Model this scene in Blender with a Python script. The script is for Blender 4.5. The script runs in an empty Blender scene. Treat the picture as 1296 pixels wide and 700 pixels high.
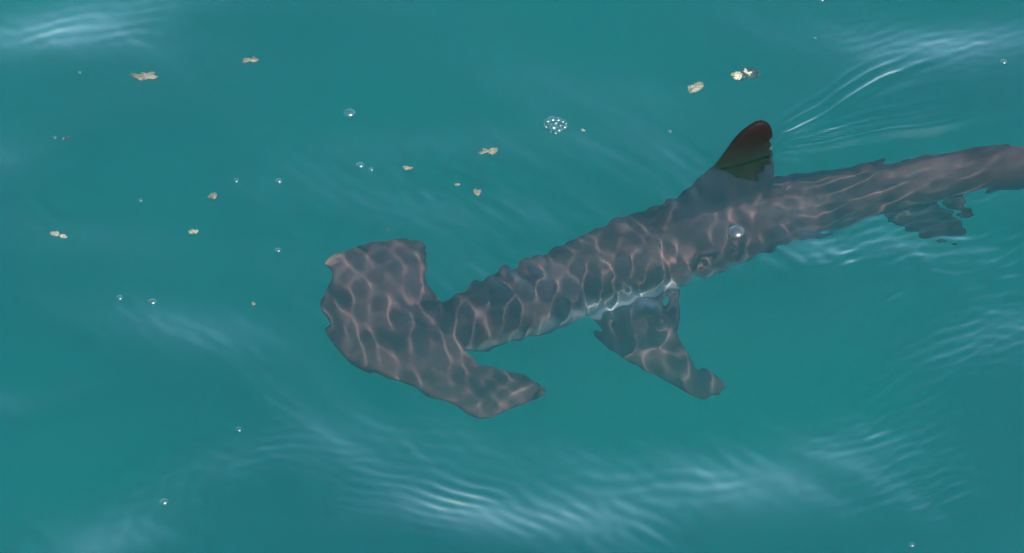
import bpy, bmesh, math, random
import numpy as np
from mathutils import Vector, Matrix

random.seed(7)
rng = np.random.default_rng(11)
sc = bpy.context.scene
COL = sc.collection

# ------------------------------------------------------------------ camera
PITCH, DIST, MPP = math.radians(48), 9.0, 0.00175      # look-down angle, metres to the shark, metres per photo pixel there
cam_d = bpy.data.cameras.new('camera')
cam = bpy.data.objects.new('camera', cam_d); COL.objects.link(cam); sc.camera = cam
CAM = Vector((0, -DIST*math.cos(PITCH), DIST*math.sin(PITCH)))
cam.location = CAM
cam.rotation_euler = (math.pi/2 - PITCH, 0, 0)
cam_d.sensor_width = 36; cam_d.lens = 36*DIST/(1296*MPP)
cam_d.clip_start = 0.05; cam_d.clip_end = 6000

# ------------------------------------------------------------------ sky and sun
SUN_EL, SUN_AZ = math.radians(63), math.radians(42)     # azimuth from the camera's back towards the right
sun_dir = Vector((math.sin(SUN_AZ)*math.cos(SUN_EL), -math.cos(SUN_AZ)*math.cos(SUN_EL), math.sin(SUN_EL)))
world = bpy.data.worlds.new('World'); sc.world = world; world.use_nodes = True
wn = world.node_tree
sky = wn.nodes.new('ShaderNodeTexSky'); sky.sky_type = 'NISHITA'; sky.sun_disc = False
sky.sun_elevation = SUN_EL; sky.sun_rotation = math.pi - SUN_AZ
sky.air_density = 1.0; sky.dust_density = 0.2; sky.ozone_density = 2.5
wn.links.new(sky.outputs[0], wn.nodes['Background'].inputs[0])
wn.nodes['Background'].inputs[1].default_value = 0.15
sun_l = bpy.data.lights.new('sun', 'SUN'); sun_l.energy = 5.0; sun_l.angle = math.radians(0.5); sun_l.color = (1, 0.92, 0.82)
sun_l.cycles.is_caustics_light = True
sun = bpy.data.objects.new('sun', sun_l); COL.objects.link(sun)
sun.rotation_euler = sun_dir.to_track_quat('Z', 'Y').to_euler()

# ------------------------------------------------------------------ exposure and render settings
vs = sc.view_settings
vs.view_transform = 'Standard'; vs.look = 'None'; vs.gamma = 1; vs.use_curve_mapping = False
vs.exposure = 2.55
cy = sc.cycles
cy.use_denoising = True
cy.max_bounces = 10; cy.transmission_bounces = 8; cy.transparent_max_bounces = 12
cy.volume_bounces = 3; cy.diffuse_bounces = 3; cy.glossy_bounces = 4
cy.sample_clamp_indirect = 4.0
cy.caustics_refractive = True; cy.caustics_reflective = False

# ------------------------------------------------------------------ helpers
def ray(px, py):
    d = Vector(((px-648)*MPP, (350-py)*MPP, -DIST))
    return (Matrix.Rotation(math.pi/2 - PITCH, 3, 'X') @ d).normalized()

def wet(px, py):
    """where the line of sight meets the calm surface, and its direction under water"""
    d = ray(px, py)
    p = CAM + d*(-CAM.z/d.z)
    e = Vector((d.x/1.333, d.y/1.333, 0)); e.z = -math.sqrt(1 - e.x*e.x - e.y*e.y)
    return d, p, e

def at(px, py, z=0.0):
    d, p, e = wet(px, py)
    if z >= 0:
        return CAM + d*((z-CAM.z)/d.z)
    return p + e*(z/e.z)

def at_plane(px, py, o, n):
    d, p, e = wet(px, py)
    t = (o-CAM).dot(n)/d.dot(n)
    q = CAM + d*t
    if q.z >= 0:
        return q
    return p + e*((o-p).dot(n)/e.dot(n))

def tag(o, label=None, cat=None, group=None, kind=None):
    if label: o['label'] = label
    if cat: o['category'] = cat
    if group: o['group'] = group
    if kind: o['kind'] = kind
    return o

def np_mesh(name, V, F, smooth=True):
    me = bpy.data.meshes.new(name)
    V = np.asarray(V, dtype=np.float32); F = np.asarray(F, dtype=np.int32)
    k = F.shape[1]
    me.vertices.add(len(V)); me.vertices.foreach_set('co', V.ravel())
    me.loops.add(F.size); me.loops.foreach_set('vertex_index', F.ravel())
    me.polygons.add(len(F)); me.polygons.foreach_set('loop_start', np.arange(0, F.size, k, dtype=np.int32))
    me.update(calc_edges=True); me.validate()
    if smooth: me.shade_smooth()
    return me

def link(name, me, mat=None, parent=None):
    o = bpy.data.objects.new(name, me); COL.objects.link(o)
    if mat: me.materials.append(mat)
    if parent: o.parent = parent
    return o

def new_mat(name):
    m = bpy.data.materials.new(name); m.use_nodes = True
    t = m.node_tree; t.nodes.clear()
    return m, t, t.nodes.new('ShaderNodeOutputMaterial')

def sstep(x, a, b):
    t = np.clip((x-a)/(b-a), 0, 1)
    return t*t*(3-2*t)

def catmull(pts, n):
    P = np.array(pts, float); out = []
    ext = np.vstack([2*P[0]-P[1], P, 2*P[-1]-P[-2]])
    for i in range(len(P)-1):
        p0, p1, p2, p3 = ext[i:i+4]
        for k in range(n):
            t = k/n
            out.append(0.5*((2*p1) + (p2-p0)*t + (2*p0-5*p1+4*p2-p3)*t*t + (3*p1-p0-3*p2+p3)*t**3))
    out.append(P[-1])
    return np.array(out)

# ------------------------------------------------------------------ materials
m_water, t, out = new_mat('sea_surface')
g = t.nodes.new('ShaderNodeBsdfGlass'); g.inputs['Roughness'].default_value = 0.0; g.inputs['IOR'].default_value = 1.333
t.links.new(g.outputs[0], out.inputs['Surface'])

m_body, t, out = new_mat('sea_water_body')
vp = t.nodes.new('ShaderNodeVolumePrincipled')
vp.inputs['Color'].default_value = (0.0, 0.53, 0.36, 1)
vp.inputs['Density'].default_value = 0.19
vp.inputs['Anisotropy'].default_value = 0.0
t.links.new(vp.outputs[0], out.inputs['Volume'])

m_bed, t, out = new_mat('silty_seabed')
b = t.nodes.new('ShaderNodeBsdfPrincipled'); b.inputs['Roughness'].default_value = 1
no = t.nodes.new('ShaderNodeTexNoise'); no.inputs['Scale'].default_value = 0.35
cr = t.nodes.new('ShaderNodeValToRGB')
cr.color_ramp.elements[0].color = (0.012, 0.02, 0.016, 1); cr.color_ramp.elements[1].color = (0.02, 0.03, 0.024, 1)
t.links.new(no.outputs[0], cr.inputs[0]); t.links.new(cr.outputs[0], b.inputs['Base Color'])
t.links.new(b.outputs[0], out.inputs['Surface'])

m_shark, t, out = new_mat('shark_skin')
b = t.nodes.new('ShaderNodeBsdfPrincipled'); b.inputs['Roughness'].default_value = 0.55
b.inputs['Specular IOR Level'].default_value = 0.015
tc = t.nodes.new('ShaderNodeTexCoord')
n1 = t.nodes.new('ShaderNodeTexNoise'); n1.inputs['Scale'].default_value = 9; n1.inputs['Detail'].default_value = 6; n1.inputs['Roughness'].default_value = 0.6
n2 = t.nodes.new('ShaderNodeTexNoise'); n2.inputs['Scale'].default_value = 70; n2.inputs['Detail'].default_value = 3
t.links.new(tc.outputs['Object'], n1.inputs['Vector']); t.links.new(tc.outputs['Object'], n2.inputs['Vector'])
cr = t.nodes.new('ShaderNodeValToRGB')
cr.color_ramp.elements[0].position = 0.34; cr.color_ramp.elements[0].color = (0.0058, 0.0032, 0.0042, 1)
cr.color_ramp.elements[1].position = 0.72; cr.color_ramp.elements[1].color = (0.031, 0.0178, 0.0172, 1)
t.links.new(n1.outputs[0], cr.inputs[0])
sp = t.nodes.new('ShaderNodeMix'); sp.data_type = 'RGBA'; sp.blend_type = 'MULTIPLY'; sp.inputs[0].default_value = 0.35
t.links.new(cr.outputs[0], sp.inputs[6]); t.links.new(n2.outputs[0], sp.inputs[7])
fa = t.nodes.new('ShaderNodeAttribute'); fa.attribute_name = 'dusky'
dk = t.nodes.new('ShaderNodeMix'); dk.data_type = 'RGBA'
t.links.new(fa.outputs['Fac'], dk.inputs[0]); t.links.new(sp.outputs[2], dk.inputs[6]); dk.inputs[7].default_value = (0.0030, 0.0023, 0.0021, 1)
ba = t.nodes.new('ShaderNodeAttribute'); ba.attribute_name = 'belly_veil'
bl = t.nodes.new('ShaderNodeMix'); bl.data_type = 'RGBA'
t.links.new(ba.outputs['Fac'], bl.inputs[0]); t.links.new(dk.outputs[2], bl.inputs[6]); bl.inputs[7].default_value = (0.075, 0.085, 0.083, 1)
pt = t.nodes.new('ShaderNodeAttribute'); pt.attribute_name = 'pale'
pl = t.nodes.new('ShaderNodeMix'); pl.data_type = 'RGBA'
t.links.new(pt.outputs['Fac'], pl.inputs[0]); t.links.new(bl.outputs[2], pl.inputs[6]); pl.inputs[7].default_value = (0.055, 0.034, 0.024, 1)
t.links.new(pl.outputs[2], b.inputs['Base Color'])
bm_ = t.nodes.new('ShaderNodeBump'); bm_.inputs['Strength'].default_value = 0.15; bm_.inputs['Distance'].default_value = 0.004
t.links.new(n2.outputs[0], bm_.inputs['Height']); t.links.new(bm_.outputs[0], b.inputs['Normal'])
t.links.new(b.outputs[0], out.inputs['Surface'])

def plain(name, color, rough=0.4):
    m, t, out = new_mat(name)
    b = t.nodes.new('ShaderNodeBsdfPrincipled'); b.inputs['Roughness'].default_value = rough
    no = t.nodes.new('ShaderNodeTexNoise'); no.inputs['Scale'].default_value = 120; no.inputs['Detail'].default_value = 4
    tc = t.nodes.new('ShaderNodeTexCoord'); t.links.new(tc.outputs['Object'], no.inputs['Vector'])
    cr = t.nodes.new('ShaderNodeValToRGB')
    cr.color_ramp.elements[0].position = 0.3; cr.color_ramp.elements[1].position = 0.7
    cr.color_ramp.elements[0].color = tuple(c*0.55 for c in color)+(1,); cr.color_ramp.elements[1].color = tuple(min(1, c*1.25) for c in color)+(1,)
    t.links.new(no.outputs[0], cr.inputs[0]); t.links.new(cr.outputs[0], b.inputs['Base Color'])
    t.links.new(b.outputs[0], out.inputs['Surface'])
    return m
m_eye = plain('eye_dark', (0.008, 0.007, 0.006), 0.5)
next(n for n in m_eye.node_tree.nodes if n.type == 'BSDF_PRINCIPLED').inputs['Specular IOR Level'].default_value = 0.03
m_scrap = plain('weed_scrap', (0.055, 0.046, 0.019), 0.6)
m_scrap2 = plain('pale_scrap', (0.085, 0.080, 0.046), 0.6)

m_bub, t, out = new_mat('bubble_film')                  # a soap-thin film: no refraction, only its mirror glint
lw = t.nodes.new('ShaderNodeFresnel'); lw.inputs['IOR'].default_value = 1.42
tr = t.nodes.new('ShaderNodeBsdfTransparent'); gl = t.nodes.new('ShaderNodeBsdfGlossy'); gl.inputs['Roughness'].default_value = 0.33
mx = t.nodes.new('ShaderNodeMixShader')
t.links.new(lw.outputs[0], mx.inputs[0]); t.links.new(tr.outputs[0], mx.inputs[1]); t.links.new(gl.outputs[0], mx.inputs[2])
t.links.new(mx.outputs[0], out.inputs['Surface'])

# ------------------------------------------------------------------ the sea surface
def axis(lo, hi, step, far, growth):
    core = np.arange(lo, hi+step/2, step)
    d, s, a = [], step, 0.0
    while a < far:
        s *= growth; a += s; d.append(a)
    d = np.array(d)
    x = np.concatenate([lo-d[::-1], core, core[-1]+d])
    sp = np.gradient(x)
    return x, sp
gx, sx = axis(-1.6, 1.7, 0.0042, 1800, 1.17)
gy, sy = axis(-1.15, 1.35, 0.0042, 1800, 1.17)

def xy(px, py):
    p = at(px, py, 0); return p.x, p.y

def wave_height(X, Y, SP):
    """metres above calm water; SP is the grid spacing, so that waves too short for the grid die away"""
    H = np.zeros_like(X)
    r = np.random.default_rng(5)
    def fit(lam): return sstep(lam/np.maximum(SP, 1e-6), 3.0, 6.0)
    # swell and chop running over the whole sea
    for i in range(16):
        lam = 0.55*1.22**i
        a = math.radians(78) + r.normal(0, 0.55)
        k = 2*math.pi/lam
        s = (0.070 if lam < 2 else 0.010)*r.uniform(0.5, 1.0)
        H += fit(lam)*s/k*np.sin(k*(X*math.cos(a)+Y*math.sin(a)) + r.uniform(0, 6.28))
    # slow fields that say where the wind ripples are strong
    def field(seed, lam, lo, hi):
        q = np.random.default_rng(seed); f = 0
        for i in range(7):
            a = q.uniform(0, 6.28); k = 2*math.pi/(lam*q.uniform(0.6, 1.6))
            f = f + np.sin(k*(X*math.cos(a)+1.4*Y*math.sin(a))+q.uniform(0, 6.28))
        return sstep(f/2.6, lo, hi)
    near = np.exp(-((X-0.25)/1.1)**2 - ((Y-0.05)/0.30)**2)           # ripples the shark itself pushes up
    low = sstep(-Y, -0.05, 0.35)*0.75                                # breeze patch on the near side
    env1 = 0.30 + 0.70*np.maximum(low*field(21, 0.8, -0.4, 0.7), 0.75*near)
    hd = xy(490, 345)
    calm = 1-0.55*np.exp(-((X-hd[0])/0.16)**2-((Y-hd[1])/0.14)**2)
    env2 = 0.18 + 0.85*np.maximum(near*calm*(0.62+0.55*field(33, 0.45, -0.5, 0.7)), 0.6*low*field(22, 0.55, 0.1, 0.9))
    for i in range(14):                                              # hand-wide wavelets
        lam = r.uniform(0.11, 0.30); a = math.radians(60)+r.normal(0, 0.7); k = 2*math.pi/lam
        H += fit(lam)*env1*0.045*r.uniform(0.5, 1)/k*np.sin(k*(X*math.cos(a)+Y*math.sin(a))+r.uniform(0, 6.28))
    tailw = sstep(X, 0.55, 0.8)
    for i in range(18):                                              # finger-wide ripples: across the shark's back, along its tail
        lam = 0.036*2.0**r.uniform(0, 1); k = 2*math.pi/lam; turn = r.normal(0, 0.36); ph = r.uniform(0, 6.28); s = r.uniform(0.5, 1)
        a = math.radians(16)+turn
        H += (1-0.55*tailw)*fit(lam)*env2*0.042*s/k*np.sin(k*(X*math.cos(a)+Y*math.sin(a))+ph+1.3*np.sin(11*Y+ph)+1.1*np.sin(7*X-9*Y+2*ph))
        if i % 2:
            lam = lam*0.72; k = 2*math.pi/lam; a = math.radians(104)+0.6*turn
            H += tailw*fit(lam)*env2*0.080*s/k*np.sin(k*(X*math.cos(a)+Y*math.sin(a))+ph*2+1.8*np.sin(15*X+ph)+1.2*np.sin(37*X-8*Y+3*ph))
    # broad faces of the swell that lean away from the boat and mirror the lower sky: place, size, slope, lean
    for px, py, rx, ry, s, turn in FACES:
        cx, cy_ = xy(px, py); rx *= 1.15*MPP; ry *= 1.7*MPP/math.sin(PITCH)
        u, v = X-cx, Y-cy_
        c_, s_ = math.cos(turn), math.sin(turn)
        uu, vv = u*c_+v*s_, -u*s_+v*c_
        H += -1.33*s*vv*np.exp(-(uu/rx)**2-(vv/ry)**2)
    # trains of fine ripples inside those faces: place, size, wavelength, slope, heading
    for px, py, rx, ry, lam, s, turn in TRAINS:
        cx, cy_ = xy(px, py); rx *= MPP; ry *= MPP/math.sin(PITCH)
        u, v = X-cx, Y-cy_
        c_, s_ = math.cos(turn), math.sin(turn)
        w = u*c_+v*s_ + 0.10*(u*-s_+v*c_)**2
        k = 2*math.pi/lam
        wob = 2.4*np.sin(9*u+3+px)+1.9*np.sin(13*v+u*5+py)+1.1*np.sin(31*u-17*v+px)
        s = s*(0.55+0.45*np.sin(17*u+9*v+px)*np.sin(11*u-23*v+py))
        H += 1.45*fit(lam)*s/k*np.sin(k*w+wob)*np.exp(-(u/rx)**2-(v/ry)**2)
    # rings thrown by the head
    hx, hy = xy(560, 400)
    R = np.hypot(X-hx, (Y-hy))
    ang = np.arctan2(Y-hy, X-hx)
    lam = 0.042; k = 2*math.pi/lam
    H += fit(lam)*0.050/k*np.sin(k*R+1.3*np.sin(3*ang)+0.8*np.sin(7*ang))*np.exp(-((R-0.26)/0.14)**2)*(0.35+0.65*sstep(-np.sin(ang+0.3), -0.3, 0.6))
    # the two arms of the wake behind the fin: narrow ridges side by side
    for pts, amp, spread in WAKE:
        P = catmull([xy(*p) for p in pts], 12)
        best = np.full(X.shape, 1e9); side = np.zeros(X.shape); along = np.zeros(X.shape)
        m = (X > P[:, 0].min()-0.2) & (X < P[:, 0].max()+0.2) & (Y > P[:, 1].min()-0.2) & (Y < P[:, 1].max()+0.2)
        x, y = X[m], Y[m]; bb = np.full(x.shape, 1e9); ss = np.zeros(x.shape); aa = np.zeros(x.shape)
        for i in range(len(P)-1):
            d = P[i+1]-P[i]; L = np.hypot(*d); d = d/L
            tt = np.clip((x-P[i, 0])*d[0]+(y-P[i, 1])*d[1], 0, L)
            ex, ey = x-P[i, 0]-tt*d[0], y-P[i, 1]-tt*d[1]
            dd = np.hypot(ex, ey); n = dd < bb
            bb[n] = dd[n]; ss[n] = np.sign(d[0]*ey-d[1]*ex)[n]; aa[n] = (i+tt[n]/L)/(len(P)-1)
        sd = bb*ss
        gap = 0.013 + spread*aa
        h = 1.6*amp*(np.exp(-(sd/0.010)**2) + 0.6*np.exp(-((sd-gap*1.8)/0.009)**2) - 0.5*np.exp(-((sd+gap*1.4)/0.014)**2)
                 + 0.35*np.exp(-((sd-gap*3.4)/0.009)**2))
        h *= sstep(aa, 0.0, 0.08)*(1-0.9*sstep(aa, 0.55, 1.0))*np.exp(-np.maximum(0, (np.abs(sd)-0.06)/0.03)**2)
        h[(aa >= 1) | (aa <= 0)] = 0
        H[m] += h
    return H

FACES = [(480, 630, 150, 60, 0.245, -0.05), (110, 30, 190, 65, 0.165, 0.3), (20, 515, 110, 35, 0.28, 0.0), (140, 675, 150, 50, 0.29, 0.5),
         (390, 545, 150, 40, 0.13, 0.15), (830, 590, 170, 45, 0.13, -0.1), (740, 665, 160, 45, 0.12, 0.2), (1120, 110, 200, 60, 0.10, 0.35),
         (1200, 480, 170, 60, 0.12, 0.5), (1180, 620, 190, 55, 0.20, 0.3), (1000, 520, 200, 50, 0.12, 0.2), (20, 200, 140, 45, 0.20, 0.2),
         (1250, 60, 140, 45, 0.13, 0.2), (1200, 300, 180, 35, 0.13, 0.15), (250, 430, 200, 40, 0.10, -0.1), (640, 45, 260, 80, -0.06, 0.0),
         (1190, 258, 120, 18, 0.16, 0.2), (1010, 328, 120, 20, 0.13, 0.25), (805, 390, 60, 15, 0.28, 0.3),
         (60, 300, 150, 50, 0.13, 0.1), (40, 420, 160, 50, 0.13, 0.1), (150, 130, 200, 45, 0.10, 0.15), (230, 480, 200, 45, 0.10, 0.1), (560, 535, 190, 38, 0.09, 0.0), (930, 665, 210, 45, 0.06, 0.1),
         (1250, 415, 130, 40, 0.09, 0.4), (340, 690, 200, 35, 0.13, 0.1), (40, 610, 120, 40, 0.16, 0.2), (420, 200, 160, 40, 0.09, 0.2), (1060, 570, 160, 40, 0.11, 0.3), (270, 590, 130, 40, 0.07, 0.0)]
TRAINS = [(330, 590, 150, 45, 0.036, 0.055, 1.75), (560, 630, 130, 50, 0.034, 0.10, 1.2), (700, 630, 140, 60, 0.045, 0.07, 0.9),
          (730, 500, 90, 60, 0.040, 0.07, 2.0), (170, 560, 160, 70, 0.05, 0.05, 1.2), (120, 30, 130, 40, 0.05, 0.05, 1.6),
          (820, 600, 150, 40, 0.045, 0.06, 1.7), (1150, 640, 170, 45, 0.055, 0.02, 1.6), (1220, 330, 110, 60, 0.05, 0.015, 1.1),
          (330, 540, 110, 40, 0.04, 0.05, 1.0)]
WAKE = [([(977, 190), (1010, 172), (1060, 148), (1110, 120), (1150, 103), (1190, 84)], 0.0028, 0.012),
        ([(977, 196), (1030, 192), (1090, 184), (1160, 178), (1220, 168), (1275, 155)], 0.0036, 0.012),
        ([(977, 193), (1020, 182), (1080, 172), (1130, 160)], 0.0016, 0.02)]

GX, GY = np.meshgrid(gx, gy)
SP = np.maximum(*np.meshgrid(sx, sy))
H = wave_height(GX, GY, SP)
ny, nx = GX.shape
idx = np.arange(nx*ny).reshape(ny, nx)
F = np.stack([idx[:-1, :-1], idx[:-1, 1:], idx[1:, 1:], idx[1:, :-1]], -1).reshape(-1, 4)
sea = link('sea_surface', np_mesh('sea_surface', np.stack([GX, GY, H], -1).reshape(-1, 3), F), m_water)
tag(sea, 'rippled blue-green sea surface mirroring patches of pale sky', 'sea', kind='structure')
sea.cycles.is_caustics_caster = True

def sea_z(x, y):
    i = int(np.clip(np.searchsorted(gx, x), 0, nx-1)); j = int(np.clip(np.searchsorted(gy, y), 0, ny-1))
    return float(H[j, i])

# the murky water itself: a closed block of it, a hand above the highest crest so that the surface lies inside it
def block(name, lo, hi, mat):
    V = [(x, y, z) for z in (lo[2], hi[2]) for y in (lo[1], hi[1]) for x in (lo[0], hi[0])]
    Fq = [(0, 2, 3, 1), (4, 5, 7, 6), (0, 1, 5, 4), (2, 6, 7, 3), (0, 4, 6, 2), (1, 3, 7, 5)]
    return link(name, np_mesh(name, V, Fq, False), mat)
top = float(H.max()) + 0.01
wb = block('sea_water', (-150, -150, -8.5), (150, 150, top), m_body)
tag(wb, 'murky blue-green sea water the shark swims in', 'water', kind='structure')
S = 2200; n = 40
bx = np.linspace(-S, S, n); BX, BY = np.meshgrid(bx, bx)
BZ = -9 + 0.25*np.sin(BX*0.01)*np.cos(BY*0.013)
idx = np.arange(n*n).reshape(n, n)
bed = link('seabed', np_mesh('seabed', np.stack([BX, BY, BZ], -1).reshape(-1, 3),
           np.stack([idx[:-1, :-1], idx[:-1, 1:], idx[1:, 1:], idx[1:, :-1]], -1).reshape(-1, 4)), m_bed)
tag(bed, 'dark silty seabed far below the shark', 'seabed', kind='structure')

# ------------------------------------------------------------------ the shark
SPINE = [(500, 402, -.205, .030), (540, 404, -.215, .046), (582, 405, -.23, .062), (652, 382, -.255, .084), (755, 344, -.275, .103),
         (847, 311, -.28, .108), (952, 281, -.275, .102), (1052, 251, -.255, .088), (1147, 226, -.20, .070), (1235, 213, -.15, .063),
         (1298, 212, -.12, .061)]
sp_pts = [(*at(a, b_, z), r_) for a, b_, z, r_ in SPINE]
e = np.array(sp_pts[-1]); d = np.array(sp_pts[-1])-np.array(sp_pts[-2]); d = d/np.linalg.norm(d[:2])
sp_pts += [tuple(e+np.array([d[0]*s-0.12*d[1]*s*s, d[1]*s+0.12*d[0]*s*s-.18*s*s, 0.02*s, 0])-np.array([0, 0, 0, q])) for s, q in ((.16, .018), (.34, .032), (.50, .040))]
spine = catmull(sp_pts, 10)
parts = []                                            # closed shells, fused below into one skin

def loft(sp, nseg=40, flat=0.97):
    V, Fq = [], []
    c = sp[:, :3]; tang = np.gradient(c, axis=0); tang /= np.linalg.norm(tang, axis=1)[:, None]
    for i in range(len(sp)):
        tg = Vector(tang[i]); side = tg.cross(Vector((0, 0, 1))).normalized(); up = side.cross(tg).normalized()
        for k in range(nseg):
            a = 2*math.pi*k/nseg
            rr = sp[i, 3]
            p = Vector(c[i]) + side*(math.cos(a)*rr*flat) + up*(math.sin(a)*rr*1.06)
            V.append(tuple(p))
    for i in range(len(sp)-1):
        for k in range(nseg):
            a, b_ = i*nseg+k, i*nseg+(k+1) % nseg
            Fq.append((a, b_, b_+nseg)); Fq.append((a, b_+nseg, a+nseg))
    for i, rev in ((0, True), (len(sp)-1, False)):
        V.append(tuple(c[i])); q = len(V)-1
        for k in range(nseg):
            a, b_ = i*nseg+k, i*nseg+(k+1) % nseg
            Fq.append((b_, a, q) if rev else (a, b_, q))
    return V, Fq
parts.append(loft(spine))

def pillow(poly, o, u, v, thick, width, edge=0.0032, step=0.004, bend=None, fade=None):
    """a closed fin: POLY in the plane (o,u,v), half thickness growing from the rim inwards"""
    n = u.cross(v).normalized()
    P = np.array(poly)
    lo, hi = P.min(0)-step, P.max(0)+step
    xs = np.arange(lo[0], hi[0], step); ys = np.arange(lo[1], hi[1], step)
    X, Y = np.meshgrid(xs, ys)
    ins = np.zeros(X.shape, bool); D = np.full(X.shape, 1e9)
    for i in range(len(P)):
        (x0, y0), (x1, y1) = P[i], P[(i+1) % len(P)]
        if abs(y1-y0) > 1e-12:
            ins ^= ((y0 > Y) != (y1 > Y)) & (X < (x1-x0)*(Y-y0)/(y1-y0)+x0)
        L2 = (x1-x0)**2+(y1-y0)**2+1e-12
        tt = np.clip(((X-x0)*(x1-x0)+(Y-y0)*(y1-y0))/L2, 0, 1)
        D = np.minimum(D, np.hypot(X-x0-tt*(x1-x0), Y-y0-tt*(y1-y0)))
    T = edge + thick*np.sqrt(1-(1-np.clip(D/width, 0, 1))**2)
    if fade is not None: T = edge+(T-edge)*fade(X, Y)
    B = bend(X, Y) if bend else np.zeros(X.shape)
    num = -np.ones(X.shape, int); V = []; k = 0
    cells = ins[:-1, :-1] & ins[1:, :-1] & ins[:-1, 1:] & ins[1:, 1:]
    use = np.zeros(X.shape, bool)
    for dj in (0, 1):
        for di in (0, 1):
            use[dj:X.shape[0]-1+dj, di:X.shape[1]-1+di] |= cells
    jj, ii = np.nonzero(use); num[jj, ii] = np.arange(len(jj)); m = len(jj)
    on, un, vn, nn = (np.array(q) for q in (o, u, v, n))
    base = on + X[jj, ii][:, None]*un + Y[jj, ii][:, None]*vn
    Vt = base + (B[jj, ii]+T[jj, ii])[:, None]*nn; Vb = base + (B[jj, ii]-T[jj, ii])[:, None]*nn
    V = np.vstack([Vt, Vb]).tolist(); Fq = []
    for j, i in zip(*np.nonzero(cells)):
        a, b_, c, d_ = num[j, i], num[j, i+1], num[j+1, i+1], num[j+1, i]
        Fq += [(a, b_, c), (a, c, d_), (a+m, c+m, b_+m), (a+m, d_+m, c+m)]
        if j == 0 or not cells[j-1, i]: Fq += [(a, a+m, b_+m), (a, b_+m, b_)]
        if j == cells.shape[0]-1 or not cells[j+1, i]: Fq += [(c, c+m, d_+m), (c, d_+m, d_)]
        if i == 0 or not cells[j, i-1]: Fq += [(d_, d_+m, a+m), (d_, a+m, a)]
        if i == cells.shape[1]-1 or not cells[j, i+1]: Fq += [(b_, b_+m, c+m), (b_, c+m, c)]
    parts.append((V, Fq))

def fin_from_picture(px, o, n, thick, width, smooth=4, **kw):
    u = Vector((1, 0, 0)); u = (u - n*u.dot(n)).normalized(); v = n.cross(u).normalized()
    Q = [at_plane(a, b_, o, n)-o for a, b_ in px]
    poly = [(q.dot(u), q.dot(v)) for q in Q]
    if smooth:
        poly = catmull(poly+[poly[0]], smooth)[:-1]
    pillow(poly, o, u, v, thick, width, **kw)

# hammer-shaped head: one broad wing, nearly level
HEAD = [(411, 335), (424, 324), (440, 317), (468, 309), (505, 303), (528, 307), (538, 319), (538, 340), (543, 362), (556, 376), (575, 392), (588, 425), (594, 442), (612, 452), (640, 456),
        (662, 464), (691, 483), (668, 497), (640, 511), (613, 525), (586, 514), (552, 499), (518, 485), (486, 471), (456, 457), (432, 445), (418, 430),
        (410, 410), (406, 388), (412, 368), (423, 352), (424, 342)]
hn = Vector((0.05, -0.06, 1)).normalized()
fin_from_picture(HEAD, at(520, 400, -.205), hn, 0.019, 0.065, bend=lambda X, Y: -0.25*(X*X+Y*Y)*0.35)

# first dorsal fin: upright plate on the back, leaning a little away
pa, pb = at(847, 311, -.28), at(1052, 251, -.255)
ax = (pb-pa).normalized()
dn = ax.cross(Vector((0, 0, 1))).normalized(); dn = (Matrix.Rotation(math.radians(-7), 3, ax) @ dn).normalized()
DORSAL = [(818, 284), (845, 263), (870, 241), (893, 220), (906, 207), (918, 191), (931, 174), (945, 161), (957, 154), (967, 152), (974, 156),
          (978, 165), (979, 172), (974, 177), (979, 182), (974, 187), (980, 192), (979, 200), (980, 212), (979, 224), (980, 234), (992, 238), (970, 262), (900, 285), (835, 296)]
fin_from_picture(DORSAL, (pa+pb)/2, dn, 0.013, 0.09, smooth=3)

# pectoral fin on the boat's side, reaching out and down
po = at(800, 385, -.30)
pn = (Vector((0.05, -0.42, 1))).normalized()
PECT = [(735, 385), (752, 412), (770, 431), (800, 450), (835, 468), (868, 483), (890, 490), (911, 486), (907, 466), (889, 455), (880, 452), (866, 437), (853, 418), (849, 400), (860, 374), (850, 345), (790, 350)]
fin_from_picture(PECT, po, pn, 0.010, 0.06, smooth=3)
# its twin on the far side hangs down, hidden by the body
def fin_plain(o, u, v, poly, thick, width):
    pillow(catmull(poly+[poly[0]], 4)[:-1], o, u.normalized(), v.normalized(), thick, width)
c_ = Vector(spine[46][:3]); fx = Vector(spine[56][:3])-c_; fx.z = 0; fx.normalize(); side = Vector((-fx.y, fx.x, 0))
fin_plain(c_+side*0.05, fx, (side*0.35-Vector((0, 0, 1))).normalized(), [(-.10, 0), (-.05, .12), (.06, .24), (.11, .27), (.10, .2), (.05, .1), (.06, .02)], 0.010, 0.05)

# pelvic fins
pvn = Vector((0.0, -0.3, 1)).normalized()
fin_from_picture([(1122, 282), (1140, 290), (1162, 303), (1193, 313), (1212, 300), (1219, 278), (1196, 262), (1180, 240), (1130, 255)], at(1170, 280, -.33), pvn, 0.006, 0.04, smooth=3)
fin_from_picture([(1196, 250), (1200, 264), (1222, 271), (1243, 266), (1228, 256), (1222, 240)], at(1220, 262, -.29), pvn, 0.005, 0.03, smooth=3)
# beyond the frame: second dorsal, anal and tail fin
e1, e2 = Vector(spine[-16][:3]), Vector(spine[-1][:3]); tx = (e2-e1); tx.z = 0; tx.normalize(); up = Vector((0, 0, 1))
fin_plain(e1, tx, up, [(-.03, .0), (.01, .10), (.05, .11), (.06, .075), (.12, .05), (.06, .0)], 0.006, 0.03)
fin_plain(e1, tx, up, [(.0, .0), (.03, -.10), (.08, -.12), (.07, -.075), (.12, -.06), (.07, .0)], 0.006, 0.03)
fin_plain(e2, tx, up, [(-.04, .02), (.06, .10), (.42, .36), (.50, .37), (.44, .30), (.20, .08), (.13, -.02), (.20, -.17), (.12, -.15), (.0, -.03)], 0.010, 0.05)

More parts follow.
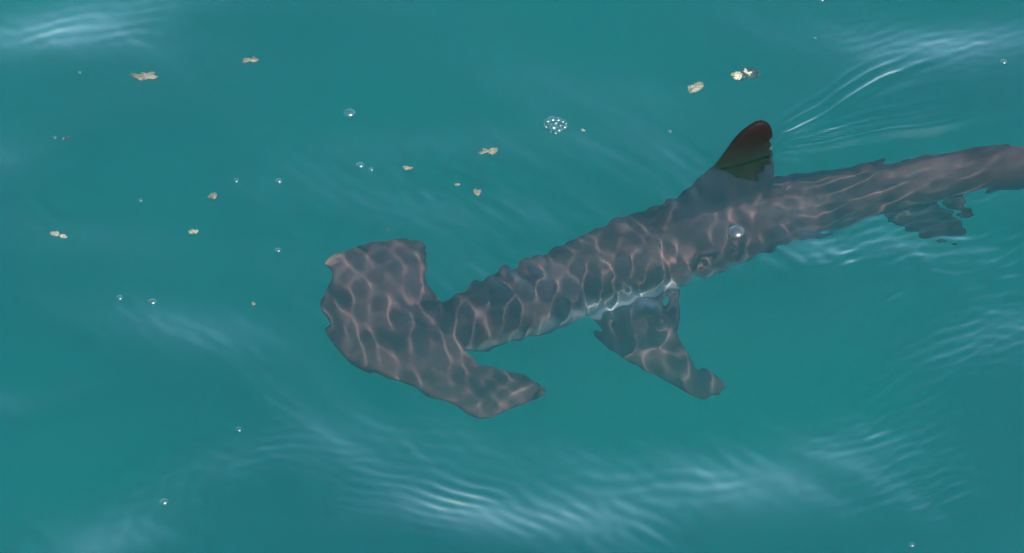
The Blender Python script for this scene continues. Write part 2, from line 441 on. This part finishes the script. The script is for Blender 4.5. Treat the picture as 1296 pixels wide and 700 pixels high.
V, Fq, off = [], [], 0
for v_, f_ in parts:
    V += list(v_); Fq += [tuple(i+off for i in q) for q in f_]; off += len(v_)
raw = np_mesh('shark_raw', V, Fq)
tmp = link('shark_raw', raw)
md = tmp.modifiers.new('fuse', 'REMESH'); md.mode = 'VOXEL'; md.voxel_size = 0.0042; md.adaptivity = 0
ms = tmp.modifiers.new('soften', 'SMOOTH'); ms.factor = 0.5; ms.iterations = 5
dg = bpy.context.evaluated_depsgraph_get()
body = bpy.data.meshes.new_from_object(tmp.evaluated_get(dg), depsgraph=dg)
bpy.data.objects.remove(tmp); bpy.data.meshes.remove(raw)
body.name = 'body'; body.shade_smooth()
co = np.empty(len(body.vertices)*3, np.float32); body.vertices.foreach_get('co', co); co = co.reshape(-1, 3).astype(float)
nrm = np.empty(len(body.vertices)*3, np.float32); body.vertices.foreach_get('normal', nrm); nrm = nrm.reshape(-1, 3)
near = np.zeros(len(co), int); bd = np.full(len(co), 1e9)
for i in range(len(spine)):
    dd = ((co[:, :2]-spine[i, :2])**2).sum(1); m = dd < bd; near[m] = i; bd[m] = dd[m]
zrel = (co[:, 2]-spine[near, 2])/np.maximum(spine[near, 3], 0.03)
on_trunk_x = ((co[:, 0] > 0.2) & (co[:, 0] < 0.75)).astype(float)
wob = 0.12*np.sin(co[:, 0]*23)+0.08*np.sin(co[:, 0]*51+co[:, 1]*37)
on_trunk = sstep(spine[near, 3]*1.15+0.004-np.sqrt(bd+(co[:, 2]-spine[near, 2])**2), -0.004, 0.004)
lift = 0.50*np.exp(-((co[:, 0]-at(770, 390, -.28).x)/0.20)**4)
belly_veil = on_trunk*(1-sstep(zrel+0.7*wob-lift, -0.62, 0.12)) + (1-on_trunk)*(1-sstep(nrm[:, 2], -0.5, -0.1))  # pale belly, widened softly up the flank to paint in the water's veil
dusky = np.maximum(sstep(co[:, 2], -0.03, 0.02)*0.98, 0.6*sstep(zrel, 1.15, 1.6)*on_trunk_x)
dusky = np.maximum(dusky, 0.40*(1-on_trunk)*((co[:, 0] > 0.1) & (co[:, 0] < 0.5) & (co[:, 2] < -.2)))
dusky = np.maximum(dusky, 0.85*(1-on_trunk)*sstep(co[:, 0], 0.80, 0.84))
# gill slits: five shallow grooves on each flank behind the head
tang = np.gradient(spine[:, :3], axis=0); tang /= np.linalg.norm(tang, axis=1)[:, None]
for g_ in range(5):
    i0 = 27 + 2*g_
    al = ((co-spine[i0, :3])*tang[i0]).sum(1) - 0.008*zrel
    m = (near > 18) & (near < 46)
    groove = np.exp(-(al/0.004)**2)*sstep(zrel, -0.55, -0.3)*(1-sstep(zrel, 0.15, 0.35))*m
    co -= nrm*(0.004*groove)[:, None]; dusky = np.maximum(dusky, 0.7*groove)
root = bpy.data.objects.new('hammerhead_shark', None); COL.objects.link(root)
base = Vector((float(co[:, 0].mean()), float(co[:, 1].mean()), float(co[:, 2].min())))
root.location = base
tag(root, 'brown-grey hammerhead shark gliding under the surface, tall dark dorsal fin out of the water', 'shark')
co2 = (co-np.array(base)).astype(np.float32)
body.vertices.foreach_set('co', co2.ravel()); body.update()
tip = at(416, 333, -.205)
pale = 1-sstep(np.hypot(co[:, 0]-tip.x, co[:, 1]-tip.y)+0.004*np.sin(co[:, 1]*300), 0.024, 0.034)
for nm, arr in (('belly_veil', belly_veil), ('dusky', dusky), ('pale', pale)):
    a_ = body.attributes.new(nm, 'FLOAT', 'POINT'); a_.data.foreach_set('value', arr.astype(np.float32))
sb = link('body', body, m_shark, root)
sb.cycles.is_caustics_receiver = True
print('shark verts', len(co))
for px, py in ((421, 334), (682, 487)):               # an eye at each end of the hammer
    bm = bmesh.new(); bmesh.ops.create_uvsphere(bm, u_segments=16, v_segments=10, radius=0.008)
    me = bpy.data.meshes.new('eye'); bm.to_mesh(me); bm.free(); me.shade_smooth()
    o = link('eye', me, m_eye, root); o.location = at(px, py, -.207)-base
    o.cycles.is_caustics_receiver = True

# ------------------------------------------------------------------ bubbles on the surface
bm = bmesh.new(); bmesh.ops.create_uvsphere(bm, u_segments=24, v_segments=16, radius=1)
bmesh.ops.delete(bm, geom=[v for v in bm.verts if v.co.z < -0.25], context='VERTS')
dome = bpy.data.meshes.new('bubble'); bm.to_mesh(dome); bm.free(); dome.shade_smooth(); dome.materials.append(m_bub)
def bubble(px, py, wide, label, group=None, flat=0.62, parent=None, dz=0):
    p = at(px, py, 0.0)
    r_ = wide*MPP/2
    o = bpy.data.objects.new('bubble', dome); COL.objects.link(o)
    if not parent: r_ *= 0.86
    o.scale = (r_*random.uniform(0.92, 1.12), r_, r_*flat*random.uniform(0.8, 1.15))
    z = sea_z(p.x, p.y)+dz
    o.location = (p.x, p.y, z)
    if parent:
        o.parent = parent; o.location = o.location-parent.location
    else:
        tag(o, label, 'bubble', group)
    return o
BUBBLES = [(932, 298, 26, 'large clear bubble on the surface over the shark\'s back below the dorsal fin'),
           (442, 141, 18, 'round bubble with a bright glint, largest lone bubble in open water'),
           (456, 209, 12, 'small flattened bubble with a tiny scrap of froth beside it'),
           (470, 214, 8, 'tiny froth bubble touching the side of a small flattened bubble'),
           (1268, 97, 11, 'small bubble out beyond the wake of the dorsal fin'),
           (303, 551, 9, 'small bubble on rippled water in front of the hammer head'),
           (208, 637, 13, 'small bubble with a tiny raised ring in the breeze-ruffled patch')]
for a, b_, w_, lb in BUBBLES: bubble(a, b_, w_, lb)
for a, b_, w_, lb in ((299, 232, 9, 'tiny bubble floating close to the bow-tie shaped scrap'),
                      (353, 231, 11, 'small clear bubble between the bow-tie scrap and the flattened bubble'),
                      (178, 254, 6, 'pinprick bubble between the pale buff scrap and the bow-tie scrap'),
                      (352, 318, 8, 'tiny bubble just ahead of the tan tip of the hammer head'),
                      (102, 101, 5, 'pinprick bubble ahead of the long olive-brown weed scrap'),
                      (70, 180, 6, 'tiny bubble next to the small white sliver'),
                      (848, 167, 6, 'pinprick bubble in open water ahead of the dorsal fin tip'),
                      (1040, 4, 10, 'small bubble in smooth water beyond the largest pale weed scrap'),
                      (1031, 55, 4, 'pinprick bubble between the largest pale scrap and the wake'),
                      (1153, 699, 8, 'small bubble in ruffled water on the pectoral fin side, well off the shark')):
    bubble(a, b_, w_, lb)
for a, b_, w_ in ((152, 381, 10), (193, 384, 12)):
    bubble(a, b_, w_, 'small bubble, one of a close pair in open water ahead of the hammer head', 'pair of bubbles ahead of the head')
for a, b_, w_ in ((912, 208, 8), (918, 213, 7), (958, 196, 8), (973, 193, 10)):  # beads added to stand for light glinting on the meniscus
    bubble(a, b_, w_, 'bead added for a meniscus glint at the waterline of the dorsal fin', 'beads added for glints along the fin', 1.0)
raft = bpy.data.objects.new('bubble_raft', None); COL.objects.link(raft)
rp = at(702, 158, 0); raft.location = (rp.x, rp.y, sea_z(rp.x, rp.y))
tag(raft, 'raft of a dozen glinting bubbles huddled together in open water', 'bubbles')
for a, b_, w_ in ((693, 153, 9), (699, 150, 11), (706, 150, 9), (712, 153, 8), (697, 157, 6), (703, 155, 10), (709, 158, 6), (714, 160, 9), (691, 160, 6),
                  (695, 163, 5), (700, 162, 12), (707, 165, 10), (697, 167, 4), (703, 169, 6), (716, 155, 5), (711, 163, 5), (689, 156, 4), (705, 160, 5)):
    bubble(a, b_, w_, None, None, 0.85, raft)

# ------------------------------------------------------------------ scraps adrift just under the surface
def scrap(px, py, wide, tall, turn, mat, label, group=None, seed=0, lobes=4, depth=-0.012):
    q = random.Random(seed)
    bm = bmesh.new()
    L = wide*MPP; Wd = tall*MPP/math.sin(PITCH)
    for k in range(lobes):
        m4 = Matrix.Translation((L*(q.uniform(-.36, .36) if lobes > 1 else 0), Wd*q.uniform(-.22, .22), q.uniform(-.002, .002))) @ \
             Matrix.Rotation(q.uniform(-.8, .8), 4, 'Z') @ Matrix.Diagonal((L*q.uniform(.16, .30), Wd*q.uniform(.22, .42), max(0.0015, 0.12*Wd), 1))
        bmesh.ops.create_icosphere(bm, subdivisions=3, radius=1, matrix=m4)
    for v in bm.verts:
        s = 1.0/max(L, 0.01)
        n_ = math.sin(v.co.x*s*31+seed)*math.cos(v.co.y*s*37+seed*2)+0.6*math.sin(v.co.x*s*67+v.co.y*s*59)
        v.co *= 1+0.16*n_
        v.co.z += 0.0015*n_
    me = bpy.data.meshes.new('scrap'); bm.to_mesh(me); bm.free(); me.shade_smooth()
    o = link('drifting_scrap', me, mat)
    p = at(px, py, depth); o.location = p + Vector((0, 0, sea_z(p.x, p.y))); o.rotation_euler.z = turn
    o.cycles.is_caustics_receiver = True
    tag(o, label, 'scrap', group)
    return o
scrap(942, 98, 34, 15, 0.45, m_scrap2, 'largest pale yellow weed scrap with a raised corner, beyond the dorsal fin tip', seed=1, lobes=7, depth=-0.004)
scrap(878, 111, 24, 13, 0.3, m_scrap2, 'ragged yellow-brown scrap next to the largest pale scrap', seed=2, lobes=5)
scrap(185, 108, 31, 9, 0.05, m_scrap, 'long olive-brown weed scrap with an arched back, far ahead of the shark', seed=3, lobes=6)
scrap(317, 82, 21, 7, 0.0, m_scrap, 'small notched tan scrap near the long olive weed scrap', seed=4, lobes=4)
scrap(622, 193, 28, 8, 0.1, m_scrap, 'arched tan scrap with a thin tail, near the bubble raft', seed=5, lobes=5)
scrap(602, 244, 16, 10, -0.3, m_scrap, 'wedge-shaped tan scrap beside a thin white sliver', seed=6, lobes=3)
scrap(272, 250, 18, 8, 0.2, m_scrap, 'bow-tie shaped tan scrap close to a lone bubble', seed=7, lobes=3)
scrap(72, 302, 23, 8, -0.1, m_scrap2, 'pale buff scrap with a white end, farthest ahead of the hammer head', seed=8, lobes=4)
scrap(242, 291, 19, 8, 0.2, m_scrap2, 'thin greenish white scrap in two pieces', seed=9, lobes=3)
scrap(513, 211, 17, 6, 0.0, m_scrap, 'narrow tan sliver between the arched scrap and the small bubbles', seed=10, lobes=3)
scrap(580, 233, 12, 4, -0.1, m_scrap2, 'thin white sliver beside the wedge-shaped scrap', seed=11, lobes=2)
scrap(322, 386, 9, 6, 0.0, m_scrap, 'tiny tan crumb drifting ahead of the hammer head', seed=12, lobes=2)
scrap(494, 297, 15, 4, -0.5, m_scrap2, 'thin white fleck just off the far lobe of the hammer head', seed=13, lobes=2, depth=-0.003)
scrap(86, 183, 13, 5, 0.2, m_scrap2, 'small white sliver drifting by a tiny bubble', seed=14, lobes=2, depth=-0.004)
scrap(735, 165, 9, 4, 0.4, m_scrap2, 'faint pale fleck beside the bubble raft', seed=15, lobes=2)
